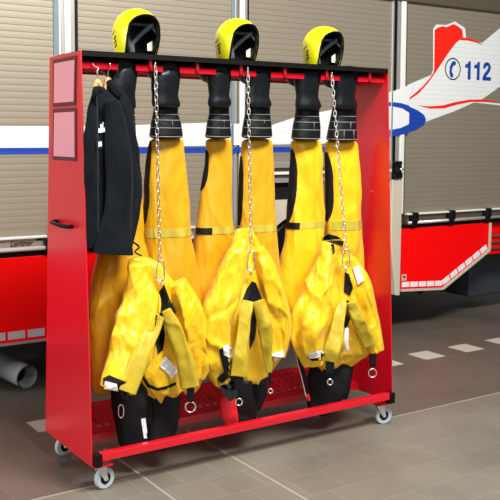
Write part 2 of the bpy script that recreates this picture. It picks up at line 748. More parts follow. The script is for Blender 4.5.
# red skirts
bm = bmesh.new()
prism(bm, [(-1.6, .343), (1.68, .343), (1.80, .55), (1.80, .872), (-1.6, .872)], 'y', TY-.02, TY+.04)
obj('side_skirt', bm, M_tred, truck, bevel=.004)
bm = bmesh.new()
SK = [(3.445, .872), (3.445, .375), (3.93, .345), (4.495, .635), (4.495, .872)]
prism(bm, SK, 'y', TY-.02, TY+.04)
obj('side_skirt', bm, M_tred, truck, bevel=.004)
# skirt edging + tape


def edging(pts, w, m, name='skirt_edging'):
    bm = bmesh.new()
    for (a, b), (c, d) in zip(pts, pts[1:]):
        v = Vector((c-a, 0, d-b))
        nn = Vector((v.z, 0, -v.x)).normalized()*w/2
        p = [Vector((a, 0, b)), Vector((c, 0, d))]
        q = [p[0]+nn, p[1]+nn, p[1]-nn, p[0]-nn]
        prism(bm, [(t.x, t.z) for t in q], 'y', TY-.034, TY+.042)
    return obj(name, bm, m, truck)


edging([(-1.6, .336), (1.68, .336)], .014, M_alu)
edging([(3.445, .366), (3.93, .336), (4.50, .628), (4.503, .872)], .018, M_beige)


def tape(a, b, n, w, m):
    a, b = Vector((a[0], 0, a[1])), Vector((b[0], 0, b[1]))
    d = (b-a)
    u = d.normalized()
    nn = Vector((-u.z, 0, u.x))
    st = d.length/n
    for i in range(n):
        p = a+u*(st*(i+.06))
        q = a+u*(st*(i+.92))
        bm = bmesh.new()
        prism(bm, [(t.x, t.z) for t in (p, q, q+nn*w, p+nn*w)], 'y', TY-.024, TY-.019)
        obj('reflective_tape', bm, m, truck)


tape((-.10, .362), (1.67, .362), 14, .048, M_tapeg)
tape((3.45, .392), (3.93, .362), 5, .042, M_tape)
tape((3.935, .364), (4.485, .645), 6, .044, M_tape)
# square marker with triangle at skirt corner
bm = bmesh.new()
box(bm, 3.455, 3.505, TY-.024, TY-.019, .445, .495)
mk = obj('marker_plate', bm, M_beige, truck)
bm = bmesh.new()
prism(bm, [(3.466, .483), (3.494, .483), (3.48, .457)], 'y', TY-.027, TY-.023)
obj('marker_triangle', bm, M_text, mk)

# beige corner post right of wheel arch
bm = bmesh.new()
A = [(3.325, 1.28), (3.325, .75), (3.385, .33), (3.43, .325), (3.438, 1.28)]
prism(bm, A, 'y', TY-.03, TY+.05)
obj('corner_post', bm, M_beige, truck, bevel=.006)
bm = bmesh.new()
box(bm, 3.33, 3.42, TY-.05, TY, 1.29, 1.33)
box(bm, 3.345, 3.40, TY-.06, TY, 1.33, 1.40)
box(bm, 3.335, 3.41, TY-.055, TY, 1.40, 1.43)
obj('shutter_latch', bm, M_blkpl, truck, bevel=.004)
bm = bmesh.new()
tube(bm, [(3.375, TY-.065, 1.365), (3.42, TY-.065, 1.365)], .009, 10)
obj('latch_pin', bm, M_steel, truck, smooth=True)

# tank, mudflap, cab step, exhaust
bm = bmesh.new()
box(bm, 4.62, 5.3, 1.9, 2.5, .14, .58)
obj('air_tank_box', bm, M_tank, truck, bevel=.02)
bm = bmesh.new()
box(bm, 3.33, 3.44, TY+.08, TY+.4, .02, .48)
obj('mudflap', bm, M_under, truck, bevel=.01)
bm = bmesh.new()
box(bm, 4.52, 5.4, TY+.04, TY+.3, .58, .86)
cs = obj('cab_step', bm, M_tred, truck)
for i in range(3):
    bm = bmesh.new()
    box(bm, 4.56, 5.38, TY+.02, TY+.05, .625+i*.055, .64+i*.055)
    obj('step_tread', bm, M_dalu, cs)
bm = bmesh.new()
prism(bm, [(3.75, .34), (3.95, .34), (3.85, .27)], 'y', 1.75, 1.8)
obj('jacking_bracket', bm, M_under, truck)
bm = bmesh.new()
a, b = at(27, 377, 1.62), at(-45, 343, 2.5)
ax = (b-a).normalized()
tube(bm, [a, a+ax*.02, b], [.076, .073, .073], 28, caps=False)
tube(bm, [a, a+ax*.02, b], [.069, .066, .066], 28, caps=False)
ex = obj('exhaust_pipe', bm, M_pipem, truck, smooth=True)
bm = bmesh.new()
tube(bm, [a+ax*.12, a+ax*.13], .067, 24)
obj('pipe_inside', bm, M_under, ex)

# ------------------------------------------------------------------ truck foils (follow the slat relief)


def pieces(name, bm, m):
    """one part per connected piece"""
    bm.faces.ensure_lookup_table()
    bm.faces.index_update()
    todo = set(range(len(bm.faces)))
    while todo:
        st = [todo.pop()]
        comp = []
        while st:
            f = bm.faces[st.pop()]
            comp.append(f)
            for v in f.verts:
                for g in v.link_faces:
                    if g.index in todo:
                        todo.discard(g.index)
                        st.append(g.index)
        nb = bmesh.new()
        mp = {}
        for f in comp:
            for v in f.verts:
                if v not in mp:
                    mp[v] = nb.verts.new(v.co)
            nb.faces.new([mp[v] for v in f.verts])
        if sum(f.calc_area() for f in nb.faces) > 2e-5:
            obj(name, nb, m, truck)
        else:
            nb.free()
    bm.free()


def foil(name, mesh_bm, m, level, pillar_front=True):
    """cut a flat XZ mesh along the slats and lay it on shutters and pillars"""
    def cut(bm, co, no):
        bmesh.ops.bisect_plane(bm, geom=bm.verts[:]+bm.edges[:]+bm.faces[:], plane_co=co, plane_no=no)
    bm = mesh_bm
    zs = [v.co.z for v in bm.verts]
    k = math.floor((min(zs)-Z0)/SL)
    while Z0+k*SL < max(zs):
        for f in LV:
            z = Z0+(k+f)*SL
            if min(zs) < z < max(zs):
                cut(bm, (0, 0, z), (0, 0, 1))
        k += 1
    for x0, x1 in PIL:
        for x in (x0, x1):
            cut(bm, (x, 0, 0), (1, 0, 0))
    on, off = [], []
    for f in bm.faces:
        cx = f.calc_center_median().x
        (on if any(x0 < cx < x1 for x0, x1 in PIL) else off).append(f)
    bm2 = bm.copy()
    bm.faces.ensure_lookup_table()
    bm2.faces.ensure_lookup_table()
    idx = [f.index for f in on]
    bm.faces.index_update()
    idx = set(f.index for f in on)
    bmesh.ops.delete(bm, geom=on, context='FACES')
    bmesh.ops.delete(bm2, geom=[f for i, f in enumerate(bm2.faces) if i not in idx], context='FACES')
    for v in bm.verts:
        v.co.y = TY+slat_y(v.co.z)-.0008*level
    pieces(name, bm, m)
    if len(bm2.faces):
        for v in bm2.verts:
            v.co.y = TY-.0262-.0006*level
        pieces(name, bm2, m)
    else:
        bm2.free()


def poly(pts):
    bm = bmesh.new()
    vv = [bm.verts.new((p.x, 0, p.z)) for p in (at(x, y, TY) for x, y in pts)]
    for t in tessellate_polygon([[Vector((v.co.x, v.co.z, 0)) for v in vv]]):
        bm.faces.new([vv[k] for k in t])
    return bm


def rectx(x0, x1, z0, z1):
    bm = bmesh.new()
    bm.faces.new([bm.verts.new(v) for v in ((x0, 0, z0), (x1, 0, z0), (x1, 0, z1), (x0, 0, z1))])
    return bm


# white band with rising right side
foil('white_band', poly([(-60, 126), (60, 126.2), (136, 125), (207, 122.8), (272, 125), (296, 117), (330, 110), (388, 92.5), (405, 86), (431, 75),
                         (433, 70), (433, 29), (436, 24.5), (446, 25), (455, 21.5), (465, 28), (466, 38), (482, 43), (500, 28), (540, -6),
                         (540, 60), (500, 86.5), (484, 98), (455, 111), (425, 122), (405, 132), (388, 137), (330, 143.5), (288, 144.2),
                         (150, 146.5), (60, 147.8), (-60, 149)]), M_dwhite, 1)
foil('blue_stripe', rectx(-1.6, 3.3, 1.508, 1.549), M_dblue, 1.2)
foil('blue_swoosh', poly([(376, 102), (388, 102), (398, 103), (408, 106), (418, 110.5), (424, 115), (426, 120), (424, 125), (416, 130), (405, 133.5),
                          (388, 137), (376, 138.5), (376, 131.5), (388, 130), (398, 128), (406, 124.5), (409, 119), (407, 113), (400, 108.5),
                          (388, 106), (376, 106)]), M_dblue, 2)
foil('red_emblem', poly([(434.5, 30), (437, 28), (440, 27), (443, 26), (446, 27.3), (450, 25.6), (453, 24), (455, 24.6), (458, 26.5), (462, 29.5),
                         (463, 37.5), (459, 40), (455, 44), (449, 52), (443, 61), (437, 70), (428, 83), (419, 93), (412, 98), (406, 101.5),
                         (407.5, 99), (414, 94), (423, 86), (429, 79), (433, 73), (434, 70)]), M_dred, 2)
foil('red_swoosh', poly([(459, 40), (463, 37.6), (470, 38.4), (477, 41), (483, 45), (476, 42.6), (468, 40.6)]), M_dred, 3)
foil('red_swoosh', poly([(417, 105.4), (430, 106.3), (443, 105.3), (455, 102), (470, 99.6), (485, 99.4), (498, 101.6), (484, 101.6), (470, 102),
                         (457, 104.6), (444, 108.3), (430, 108.6)]), M_dred, 3)
foil('grey_outline', poly([(470, 102.2), (485, 102), (500, 103.6), (520, 107), (520, 109), (500, 105.4), (484, 103.6)]), M_dwhite, 2)


def text_bm(body, x0, x1, z0, z1, shear=0., bold=0.):
    cu = bpy.data.curves.new('lettering', 'FONT')
    cu.body = body
    cu.shear = shear
    cu.offset = bold
    cu.fill_mode = 'FRONT'
    o = bpy.data.objects.new('lettering', cu)
    C.objects.link(o)
    bpy.context.view_layer.update()
    dg = bpy.context.evaluated_depsgraph_get()
    me = bpy.data.meshes.new_from_object(o.evaluated_get(dg))
    bpy.data.objects.remove(o)
    bm = bmesh.new()
    bm.from_mesh(me)
    bpy.data.meshes.remove(me)
    xs = [v.co.x for v in bm.verts]
    ys = [v.co.y for v in bm.verts]
    a, b, c, d = min(xs), max(xs), min(ys), max(ys)
    for v in bm.verts:
        v.co = Vector((x0+(v.co.x-a)/(b-a)*(x1-x0), 0, z0+(v.co.y-c)/(d-c)*(z1-z0)))
    return bm




def rect_strip(path, w):
    bm = bmesh.new()
    P = [Vector((x, 0, z)) for x, z in path]
    L_, R_ = [], []
    for i, p in enumerate(P):
        t = (P[min(i+1, len(P)-1)]-P[max(i-1, 0)]).normalized()
        nn = Vector((-t.z, 0, t.x))*w/2
        L_.append(bm.verts.new(p+nn))
        R_.append(bm.verts.new(p-nn))
    for i in range(len(P)-1):
        bm.faces.new((L_[i], L_[i+1], R_[i+1], R_[i]))
    return bm


def flat_poly(pts):
    bm = bmesh.new()
    vv = [bm.verts.new((x, 0, z)) for x, z in pts]
    for t in tessellate_polygon([[Vector((x, z, 0)) for x, z in pts]]):
        bm.faces.new([vv[k] for k in t])
    return bm


for x0 in (4.158, 4.270):
    foil('emergency_digit', flat_poly([(x0+.075, 2.118), (x0+.075, 2.274), (x0+.047, 2.274), (x0+.040, 2.254), (x0+.005, 2.244), (x0+.005, 2.218),
                                       (x0+.040, 2.218), (x0+.040, 2.118)]), M_dblue, 2)
foil('emergency_digit', rect_strip([(4.403, 2.222), (4.404, 2.24), (4.414, 2.256), (4.436, 2.262), (4.460, 2.254), (4.470, 2.234), (4.462, 2.212),
                                    (4.436, 2.184), (4.410, 2.158), (4.398, 2.136)], .034), M_dblue, 2)
foil('emergency_digit', rectx(4.383, 4.490, 2.118, 2.150), M_dblue, 2.4)
# telephone pictogram in an oval
bm = bmesh.new()
n = 36
cx, cz = 4.017, 2.20
O = [bm.verts.new((cx+.094*math.cos(t), 0, cz+.094*math.sin(t))) for t in [2*math.pi*i/n for i in range(n)]]
I = [bm.verts.new((cx+.083*math.cos(t), 0, cz+.083*math.sin(t))) for t in [2*math.pi*i/n for i in range(n)]]
for i in range(n):
    bm.faces.new((O[i], O[(i+1) % n], I[(i+1) % n], I[i]))
foil('oval_outline', bm, M_text, 2)
foil('telephone_sign', poly([(453.5, 61), (456, 62), (455.4, 65), (453.3, 65.6), (452, 68.5), (451.6, 72), (453.2, 74.5), (452.6, 77.6), (450.4, 77.2),
                             (449.2, 73), (449.6, 67), (451.2, 62.8)]), M_dblue, 3)
# maker's lettering on the left ledge
tb = text_bm('Lentner', .185, .335, .938, .975, .35, .02)
for v in tb.verts:
    v.co.y = TY-.0135
obj('maker_lettering', tb, M_text, truck)
bm = bmesh.new()
box(bm, .35, .392, TY-.0135, TY-.012, .967, .980)
obj('maker_badge', bm, M_text, truck)

# ------------------------------------------------------------------ trolley
W, D = 1.828, .384
rack = empty('gear_trolley', 'red wheeled steel trolley rack holding the yellow suits and helmets', 'clothes rack', (W/2, .2, 0))


def side_panel(x0, x1, flip):
    bm = bmesh.new()
    prism(bm, [(0, 2.0), (-.08, .127), (.507, .127), (D, 2.0)], 'x', x0, x1)
    o = obj('side_panel', bm, M_rackred, rack, bevel=.002)
    return o


lp = side_panel(0, .006, 0)
rp = side_panel(W-.006, W, 1)
bm = bmesh.new()
prism(bm, [(D-.004, 1.99), (.503, .13), (.507, .13), (D, 1.99)], 'x', W-.05, W-.006)
obj('panel_flange', bm, M_rackred, rack)

bm = bmesh.new()
box(bm, .006, W-.006, 0, D, 1.994, 2.0)
box(bm, .006, W-.006, D-.005, D, 1.925, 1.994)
obj('top_shelf', bm, M_rackred, rack, bevel=.001)
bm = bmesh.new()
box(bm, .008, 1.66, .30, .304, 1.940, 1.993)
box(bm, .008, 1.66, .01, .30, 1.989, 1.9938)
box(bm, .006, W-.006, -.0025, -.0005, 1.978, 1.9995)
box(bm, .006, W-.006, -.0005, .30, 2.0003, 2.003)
obj('shelf_shade_and_mat', bm, M_blkpl, rack)  # added black sheets paint the shade in the shelf gap; topmost is a mat
BX = [(118, 136), (163, 180), (216, 231), (256, 271), (304, 321), (340, 358)]
slots = []
for a, b in BX:
    slots.append((at(a, 72, .03).x, at(b, 72, .03).x))
bm = bmesh.new()
xs = .006
edges = slots+[(W-.006, None)]
for i, (a, b) in enumerate(edges):
    prism(bm, [(xs, .031), (a, .031), (a, D-.006), (xs, D-.006)], 'z', 1.934, 1.938)
    box(bm, xs, a, .030, .033, 1.926, 1.954)
    if b:
        box(bm, a, b, .24, D-.006, 1.934, 1.938)
        xs = b
obj('boot_rail', bm, M_shadered, rack)
for x in (.359, .612, .865, 1.135, 1.41, 1.712):
    bm = bmesh.new()
    tube(bm, [(x, .026, 1.928), (x, .026, 1.993)], .0095, 14)
    obj('spacer_pin', bm, M_rackred, rack, smooth=True)

# bottom front rail, caps, shelf
bm = bmesh.new()
box(bm, .035, W-.03, -.10, -.062, .152, .190)
obj('front_rail', bm, M_rackred, rack, bevel=.004)
for x0, x1 in ((.008, .042), (W-.042, W-.008)):
    bm = bmesh.new()
    box(bm, x0, x1, -.108, -.055, .131, .190)
    obj('end_cap', bm, M_blkpl, rack, bevel=.003)
# perforated shelf
bm = bmesh.new()
nx, y0, y1 = 80, .215, .50
xx = [.006+(W-.012)*i/nx for i in range(nx+1)]
yy = [y0, y0+.07, y0+.092, y0+.12, y0+.142, y0+.17, y0+.192, y0+.22, y0+.242, y1]
V = {}
for i, x in enumerate(xx):
    for j, y in enumerate(yy):
        V[i, j] = bm.verts.new((x, y, .160+.25*(y-y0)))
for i in range(nx):
    for j in range(len(yy)-1):
        if j in (1, 3, 5, 7) and i % 2 == 0 and (i % 14) < 11:
            continue
        bm.faces.new((V[i, j], V[i+1, j], V[i+1, j+1], V[i, j+1]))
shp = obj('perforated_shelf', bm, M_shadered, rack)
md = shp.modifiers.new('thick', 'SOLIDIFY')
md.thickness = .003
bm = bmesh.new()
box(bm, .006, W-.006, y0-.003, y0, .128, .165)
box(bm, .006, W-.006, y1, y1+.003, .128, .235)
obj('shelf_edge', bm, M_rackred, rack)


def caster(x, y, ang):
    bm = bmesh.new()
    box(bm, x-.045, x+.045, y-.045, y+.045, .1185, .127)
    mount = obj('caster_bracket', bm, M_rackred, rack, bevel=.002)
    rot = Matrix.Rotation(ang, 4, 'Z')

    def place(b):
        bmesh.ops.transform(b, matrix=Matrix.Translation((x, y, 0)) @ rot, verts=b.verts)
        return b
    b = bmesh.new()
    lathe(b, [(.022, .108), (.024, .112), (.022, .1185)], (0, 0, 0), 'z', 20)
    for s in (-1, 1):
        prism(b, [(-.028, .110), (.02, .110), (.030, .045), (.012, .040)], 'y', s*.019-.0015, s*.019+.0015)
    box(b, -.028, .024, -.02, .02, .107, .111)
    fk = obj('caster_fork', place(b), M_steel, mount, bevel=.001)
    b = bmesh.new()
    lathe(b, [(.034, -.012), (.046, -.013), (.050, -.007), (.050, .007), (.046, .013), (.034, .012)], (.02, 0, .050), 'y', 32)
    obj('caster_tyre', place(b), M_tyre, mount, smooth=False)
    b = bmesh.new()
    lathe(b, [(.014, -.014), (.034, -.011), (.034, .011), (.014, .014)], (.02, 0, .050), 'y', 28)
    obj('caster_hub', place(b), M_blkpl, mount)
    b = bmesh.new()
    lathe(b, [(.008, -.026), (.010, -.022), (.010, .022), (.008, .026)], (.02, 0, .050), 'y', 12)
    obj('axle_bolt', place(b), M_steel, mount)


caster(.060, -.040, R(8))
caster(.060, .455, R(10))
caster(W-.055, -.035, R(-18))
caster(W-.055, .455, R(30))

# document frames on the left panel
for z0, z1, ya, yb, yc, yd in ((1.760, 1.982, .044, .060, .339, .327), (1.508, 1.750, .052, .056, .352, .335)):
    bm = bmesh.new()
    prism(bm, [(ya, z1), (yb, z0), (yc, z0), (yd, z1)], 'x', -.004, -.0005)
    fr = obj('document_frame', bm, M_frame, rack)
    q = .018
    bm = bmesh.new()
    prism(bm, [(ya+q, z1-q), (yb+q, z0+q), (yc-q, z0+q), (yd-q, z1-q)], 'x', -.0055, -.003)
    obj('document_sleeve', bm, M_pink, fr)
bm = bmesh.new()
tube(bm, [(0, .300, 1.215), (-.03, .292, 1.215), (-.042, .27, 1.214), (-.042, .14, 1.208), (-.03, .118, 1.206), (0, .11, 1.206)], .0095, 12)
obj('push_handle', bm, M_blkpl, rack, smooth=True)
# black rubber mat strips on the shelf under the helmets
bm = bmesh.new()
lathe(bm, [(.006, 0), (.006, .003)], (W-.0095, .12, 1.31), 'x', 12)
obj('panel_bolt', bm, M_steel, rack)

# ------------------------------------------------------------------ helmets


def make_helmet(loc, label):
    root = empty('water_rescue_helmet', label, 'helmet', (0, 0, 0), 'yellow helmets on the trolley shelf')
    # local frame: face opening towards -Y
    RX, RYf, RZ, CZ = .112, .132, .122, .118
    nu, nv = 72, 26

    def vmin(az):
        # az = 0 is front
        a = abs(az)
        lim = R(58)
        if a >= lim+R(10):
            return -1.0
        t = min(a/lim, 1)
        arch = .46*(1-t**2.3)**.5 if t < 1 else 0
        if a < lim:
            return -.0+arch
        return -1+(1-(a-lim)/R(10))*1.0

    def pt(az, v, s=1.0):
        # v: -1 bottom .. 1 top
        if v >= 0:
            r = math.cos(v*math.pi/2)**1.0
            z = math.sin(v*math.pi/2)
        else:
            r = 1-.14*v*v
            z = v*.97
        return Vector((RX*s*r*math.sin(az), -RYf*s*r*math.cos(az)+.008, CZ+RZ*s*z*(1 if z > 0 else .97)))

    def shell(s, extra=0.):
        bm = bmesh.new()
        rings = []
        for j in range(nv+1):
            ring = []
            for i in range(nu):
                az = -math.pi+2*math.pi*i/nu
                v0 = min(vmin(az)+extra, .9)
                v = v0+(1-v0)*(j/nv)
                v = min(v, .995)
                ring.append(bm.verts.new(pt(az, v, s)))
            rings.append(ring)
        for A, B in zip(rings, rings[1:]):
            for i in range(nu):
                bm.faces.new((A[i], A[(i+1) % nu], B[(i+1) % nu], B[i]))
        bm.faces.new(rings[-1])
        return bm, rings
    bm, rings = shell(1.0)
    rimpts = [v.co.copy() for v in rings[0]]
    sh = obj('shell', bm, M_helm, root, smooth=True)
    md = sh.modifiers.new('thick', 'SOLIDIFY')
    md.thickness = .004
    md.offset = -1
    bm, _ = shell(.955, .02)
    ln = obj('lining', bm, M_hblk, root, smooth=True)
    md = ln.modifiers.new('thick', 'SOLIDIFY')
    md.thickness = .012
    md.offset = -1
    bm = bmesh.new()
    tube(bm, rimpts, .0042, 8, closed=True)
    obj('edge_trim', bm, M_hblk, root, smooth=True)
    # cradle straps inside: Y shape
    for sgn in (-1, 1):
        bm = bmesh.new()
        tube(bm, [(sgn*.085, -.03, .17), (sgn*.05, .03, .12), (.01*sgn, .06, .07), (0, .05, .02)], [.012, .013, .014, .018], 8)
        obj('cradle_strap', bm, M_hgry, root, smooth=True)
    bm = bmesh.new()
    tube(bm, [(-.088, -.05, .12), (-.085, .0, .16), (-.05, .07, .17), (.05, .07, .17), (.085, .0, .16), (.088, -.05, .12)], .010, 8)
    obj('head_band', bm, M_hgry, root, smooth=True)
    bm = bmesh.new()
    prism(bm, [(.058, .030), (.088, .030), (.088, .082), (.058, .064)], 'y', -.006, -.002)
    obj('sticker', bm, M_hstk, root)
    bm = bmesh.new()
    prism(bm, [(-.082, .105), (-.066, .105), (-.066, .135), (-.08, .13)], 'y', -.01, -.006)
    obj('size_tag', bm, M_hstk, root)
    for i in range(3):
        bm = bmesh.new()
        az = -R(100)
        c = pt(az, -.28-.17*i, 1.0)
        nrm = Vector((math.sin(az), -math.cos(az), 0))
        tng = Vector((0, 0, 1)).cross(nrm).normalized()
        d = (tng*.8+Vector((0, 0, .6))).normalized()
        w = nrm.cross(d).normalized()
        q = [c+d*.013+w*.0035, c-d*.013+w*.0035, c-d*.013-w*.0035, c+d*.013-w*.0035]
        lo = [bm.verts.new(p-nrm*.003) for p in q]
        hi = [bm.verts.new(p+nrm*.0022) for p in q]
        bm.faces.new(lo)
        bm.faces.new(hi)
        for a in range(4):
            bm.faces.new((lo[a], lo[(a+1) % 4], hi[(a+1) % 4], hi[a]))
        obj('vent_slot', bm, M_hblk, root)
    # small dark maker's script on the side
    bm = bmesh.new()
    az = -R(116)
    for i in range(5):
        c = pt(az+R(3.6*i), -.13+.035*i, 1.004)
        box(bm, c.x-.0015, c.x+.0015, c.y-.002, c.y+.002, c.z-.003-(i % 2)*.002, c.z+.003)
    obj('side_script', bm, M_hgry, root)
    root.location = loc
    return root


def dup(root, label):
    r = root.copy()
    C.objects.link(r)
    r['label'] = label
    for ch in list(root.children):
        c = ch.copy()
        C.objects.link(c)
        c.parent = r
        for g in ch.children:
            d = g.copy()
            C.objects.link(d)
            d.parent = c
    return r


h1 = make_helmet((0, 0, 0), 'yellow rescue helmet on the trolley shelf, left one, above the dark jackets')
h2 = dup(h1, 'yellow rescue helmet on the trolley shelf in the middle, between the other two')
h3 = dup(h1, 'yellow rescue helmet on the trolley shelf, nearest the 112 lettering')
for h, px, yy, rz, sx in ((h1, 137.2, .13, 8, 1.0), (h2, 238, .13, 10, .99), (h3, 324.4, .13, 9, .99)):
    p = at(px, 52, yy)
    h.location = (p.x, yy, 2.005)
    h.rotation_euler = (0, 0, R(rz))
    h.scale = (sx*.96, sx*.96, sx*.93)

# ------------------------------------------------------------------ boots + trousers


def boot(parent, rows_s, rows_g, heel, Y=.12):
    """rows_s: rubber shaft, rows_g: ribbed gaiter, heel: px left/right of the part over the rail"""
    a, b = at(heel[0], 72, .03).x, at(heel[1], 72, .03).x
    sh = cloth('boot', rows_s, .075, .5, M_boot, parent, seed=heel[0], amp=.0035, n=40, seg=48, sc=1.2)
    bm = bmesh.new()
    # foot: from over the lip back into the gap
    cx = (a+b)/2
    prof = [(.046, 1.880, 1.950, .60), (.044, 1.865, 1.964, .85), (.048, 1.860, 1.972, .96), (.05, 1.865, 1.976, 1.0), (.10, 1.88, 1.98, 1.0), (.16, 1.90, 1.985, 1.0),
            (.20, 1.94, 1.985, 1.05), (.28, 1.942, 1.985, 1.05), (.34, 1.945, 1.98, .8)]
    hw = (b-a)/2
    rings = []
    for y, z0, z1, s in smooth_rows(prof, 26):
        ring = []
        for j in range(20):
            t = 2*math.pi*j/20
            ca, sa = math.cos(t), math.sin(t)
            ux = math.copysign(abs(ca)**.7, ca)
            uz = math.copysign(abs(sa)**.7, sa)
            x = cx - .02*(y > .04)*min((y-.04)/.1, 1)+hw*s*ux
            ring.append(bm.verts.new((x, y, (z0+z1)/2+(z1-z0)/2*uz)))
        rings.append(ring)
    for A, B in zip(rings, rings[1:]):
        for j in range(20):
            bm.faces.new((A[j], A[(j+1) % 20], B[(j+1) % 20], B[j]))
    bm.faces.new(rings[0])
    bm.faces.new(rings[-1][::-1])
    obj('boot_foot', bm, M_boot, sh, smooth=True)
    g = cloth('gaiter', rows_g, Y, .62, M_gait, parent, seed=heel[1], amp=.0015, n=30, seg=48)
    # piping rings
    rr = smooth_rows(rows_g, 60)
    for frac in (.34, .55, .76, .93):
        py, xl, xr = rr[int(frac*59)]
        A, B = at(xl, py, Y), at(xr, py, Y)
        c = (A+B)/2
        h = (B.x-A.x)/2
        th = math.atan2(c.x-POS.x, c.y-POS.y)
        hx = h*math.cos(th)/math.sqrt(math.cos(th)**2+.62**2*math.sin(th)**2)
        bm = bmesh.new()
        tube(bm, [(c.x+(hx+.001)*math.cos(t), c.y+(.62*hx+.002)*math.sin(t), c.z+.003*math.sin(t)) for t in [2*math.pi*i/36 for i in range(36)]],
             .0022, 6, closed=True)
        obj('piping', bm, M_pipe, g, smooth=True)
    # short vertical piping pieces
    for fx, f0, f1 in ((.15, .55, .76), (-.35, .76, .93), (.45, .76, .93)):
        r0, r1 = rr[int(f0*59)], rr[int(f1*59)]
        P = []
        for py, xl, xr in (r0, r1):
            A, B = at(xl, py, Y), at(xr, py, Y)
            c = (A+B)/2
            h = (B.x-A.x)/2*.86
            P.append(Vector((c.x+h*fx, c.y-.62*h*math.sqrt(1-fx*fx)-.003, c.z)))
        bm = bmesh.new()
        tube(bm, P, .0020, 6)
        obj('piping', bm, M_pipe, g, smooth=True)


def band(rows, Y, k, y0, y1, m, parent, name='reflective_band', a0=0., a1=2*math.pi, out=.006, ns=2, taper=0.):
    """tape or panel lying round a leg between two picture heights"""
    bm = bmesh.new()
    seg = 40
    rr = smooth_rows(rows, 120)
    outer, inner = [], []
    tree = bvh(LEG[id(rows)][0])
    for q in range(ns):
        s_ = q/(ns-1)
        py = y0+(y1-y0)*s_
        r = min(rr, key=lambda z: abs(z[0]-py))
        A, B = at(r[1], py, Y), at(r[2], py, Y)
        c = (A+B)/2
        h = (B.x-A.x)/2
        th = math.atan2(c.x-POS.x, c.y-POS.y)
        hx = h*math.cos(th)/math.sqrt(math.cos(th)**2+k*k*math.sin(th)**2)
        e1 = a1-taper*(2*s_-1)**4*(a1-a0)
        for lst, o in ((outer, out), (inner, -.004)):
            ring = []
            for j in range(seg+1):
                t = a0+(e1-a0)*j/seg
                ca, sa = math.cos(t), math.sin(t)
                ux = math.copysign(abs(ca)**(2/2.2), ca)
                uy = math.copysign(abs(sa)**(2/2.2), sa)
                d = Vector((hx*ux, k*hx*uy, 0)).normalized()
                loc, nor, _, dist = tree.ray_cast(c, d)
                if loc is None or dist > 1.5*hx+.03:
                    dist = math.hypot(hx*ux, k*hx*uy)
                ring.append(bm.verts.new(c+d*(dist+(o*.45 if o > 0 else o))))
            lst.append(ring)
    for lst in (outer, inner):
        for p, q in zip(lst, lst[1:]):
            for j in range(seg):
                bm.faces.new((p[j], p[j+1], q[j+1], q[j]))
    for e in (0, -1):
        for j in range(seg):
            bm.faces.new((outer[e][j], outer[e][j+1], inner[e][j+1], inner[e][j]))
    for q in range(ns-1):
        for e in (0, seg):
            bm.faces.new((outer[q][e], outer[q+1][e], inner[q+1][e], inner[q][e]))
    return obj(name, bm, m, parent, smooth=False)


def knee(rows, Y, k, y0, y1, parent, a1=212):
    return band(rows, Y, k, y0, y1, M_black, parent, 'knee_panel', R(170), R(a1), .010, 16, .6)


def chain(x, y, ztop, xb, yb, zbot, label, carab=True):
    root = empty('hanging_chain', label, 'chain', (x, y, ztop), 'chains hanging from the trolley')
    nl = int((ztop-zbot)/.0265)
    base = []
    for odd in (0, 1):
        bm = bmesh.new()
        path = []
        for i in range(16):
            a = 2*math.pi*i/16
            u, v = .0072*math.cos(a), .010*math.sin(a)+(.0065 if math.sin(a) > 0 else -.0065)
            path.append((u, 0, v) if odd == 0 else (0, u, v))
        tube(bm, path, .0025, 6, closed=True)
        me = bpy.data.meshes.new('link')
        bm.to_mesh(me)
        bm.free()
        me.materials.append(M_chain)
        for p in me.polygons:
            p.use_smooth = True
        base.append(me)
    for i in range(nl):
        t = (i+.5)/nl
        o = bpy.data.objects.new('chain_link', base[i % 2])
        C.objects.link(o)
        o.parent = root
        o.location = ((xb-x)*t, (yb-y)*t, (zbot-ztop)*t)
        o.rotation_euler = (0, R(random.uniform(-4, 4)), R(35+random.uniform(-14, 14)))
    # hook over the lip
    bm = bmesh.new()
    tube(bm, [(x, y, ztop-.005), (x-.004, y-.006, ztop+.012), (x, y, ztop+.02), (x+.002, y+.012, ztop+.012), (x+.002, y+.012, ztop-.0)], .003, 8)
    obj('chain_hook', bm, M_chain, root, smooth=True)
    # carabiner
    bm = bmesh.new()
    cz = zbot-.045
    pts = [(-.006, .048), (.010, .046), (.017, .030), (.020, -.030), (.010, -.046), (-.010, -.046), (-.019, -.030), (-.014, .030)]
    pts = smooth_rows(pts+[pts[0]], 33)[:-1]
    tube(bm, [(xb+u*.85, yb-u*.45, cz+v) for u, v in pts], .0042, 8, closed=True)
    obj('carabiner', bm, M_steel, root, smooth=True)
    bm = bmesh.new()
    tube(bm, [(xb, yb, zbot-.088), (xb, yb, zbot-.115)], .006, 10)
    obj('swivel_eye', bm, M_steel, root, smooth=True)
    return root


def strap_end(px, py0, py1, Y, w, parent, rr=.018, ring_py=None, dx=0):
    """black webbing end with a steel D ring"""
    e = ribbon('strap_end', [(px, py0, Y, w), (px+dx*.5, (py0+py1)/2, Y, w), (px+dx, py1, Y, w)], .012, M_black, parent, n=8)
    c = at(px+dx, ring_py or py1+4, Y)
    ringmesh('d_ring', c, rr, rr*1.05, .0036, M_steel, e)
    return e


def suit(label):
    return empty('rescue_suit', label, 'dry suit', (0, 0, 0), None)


SG = 'yellow rescue suits hanging by their boots'

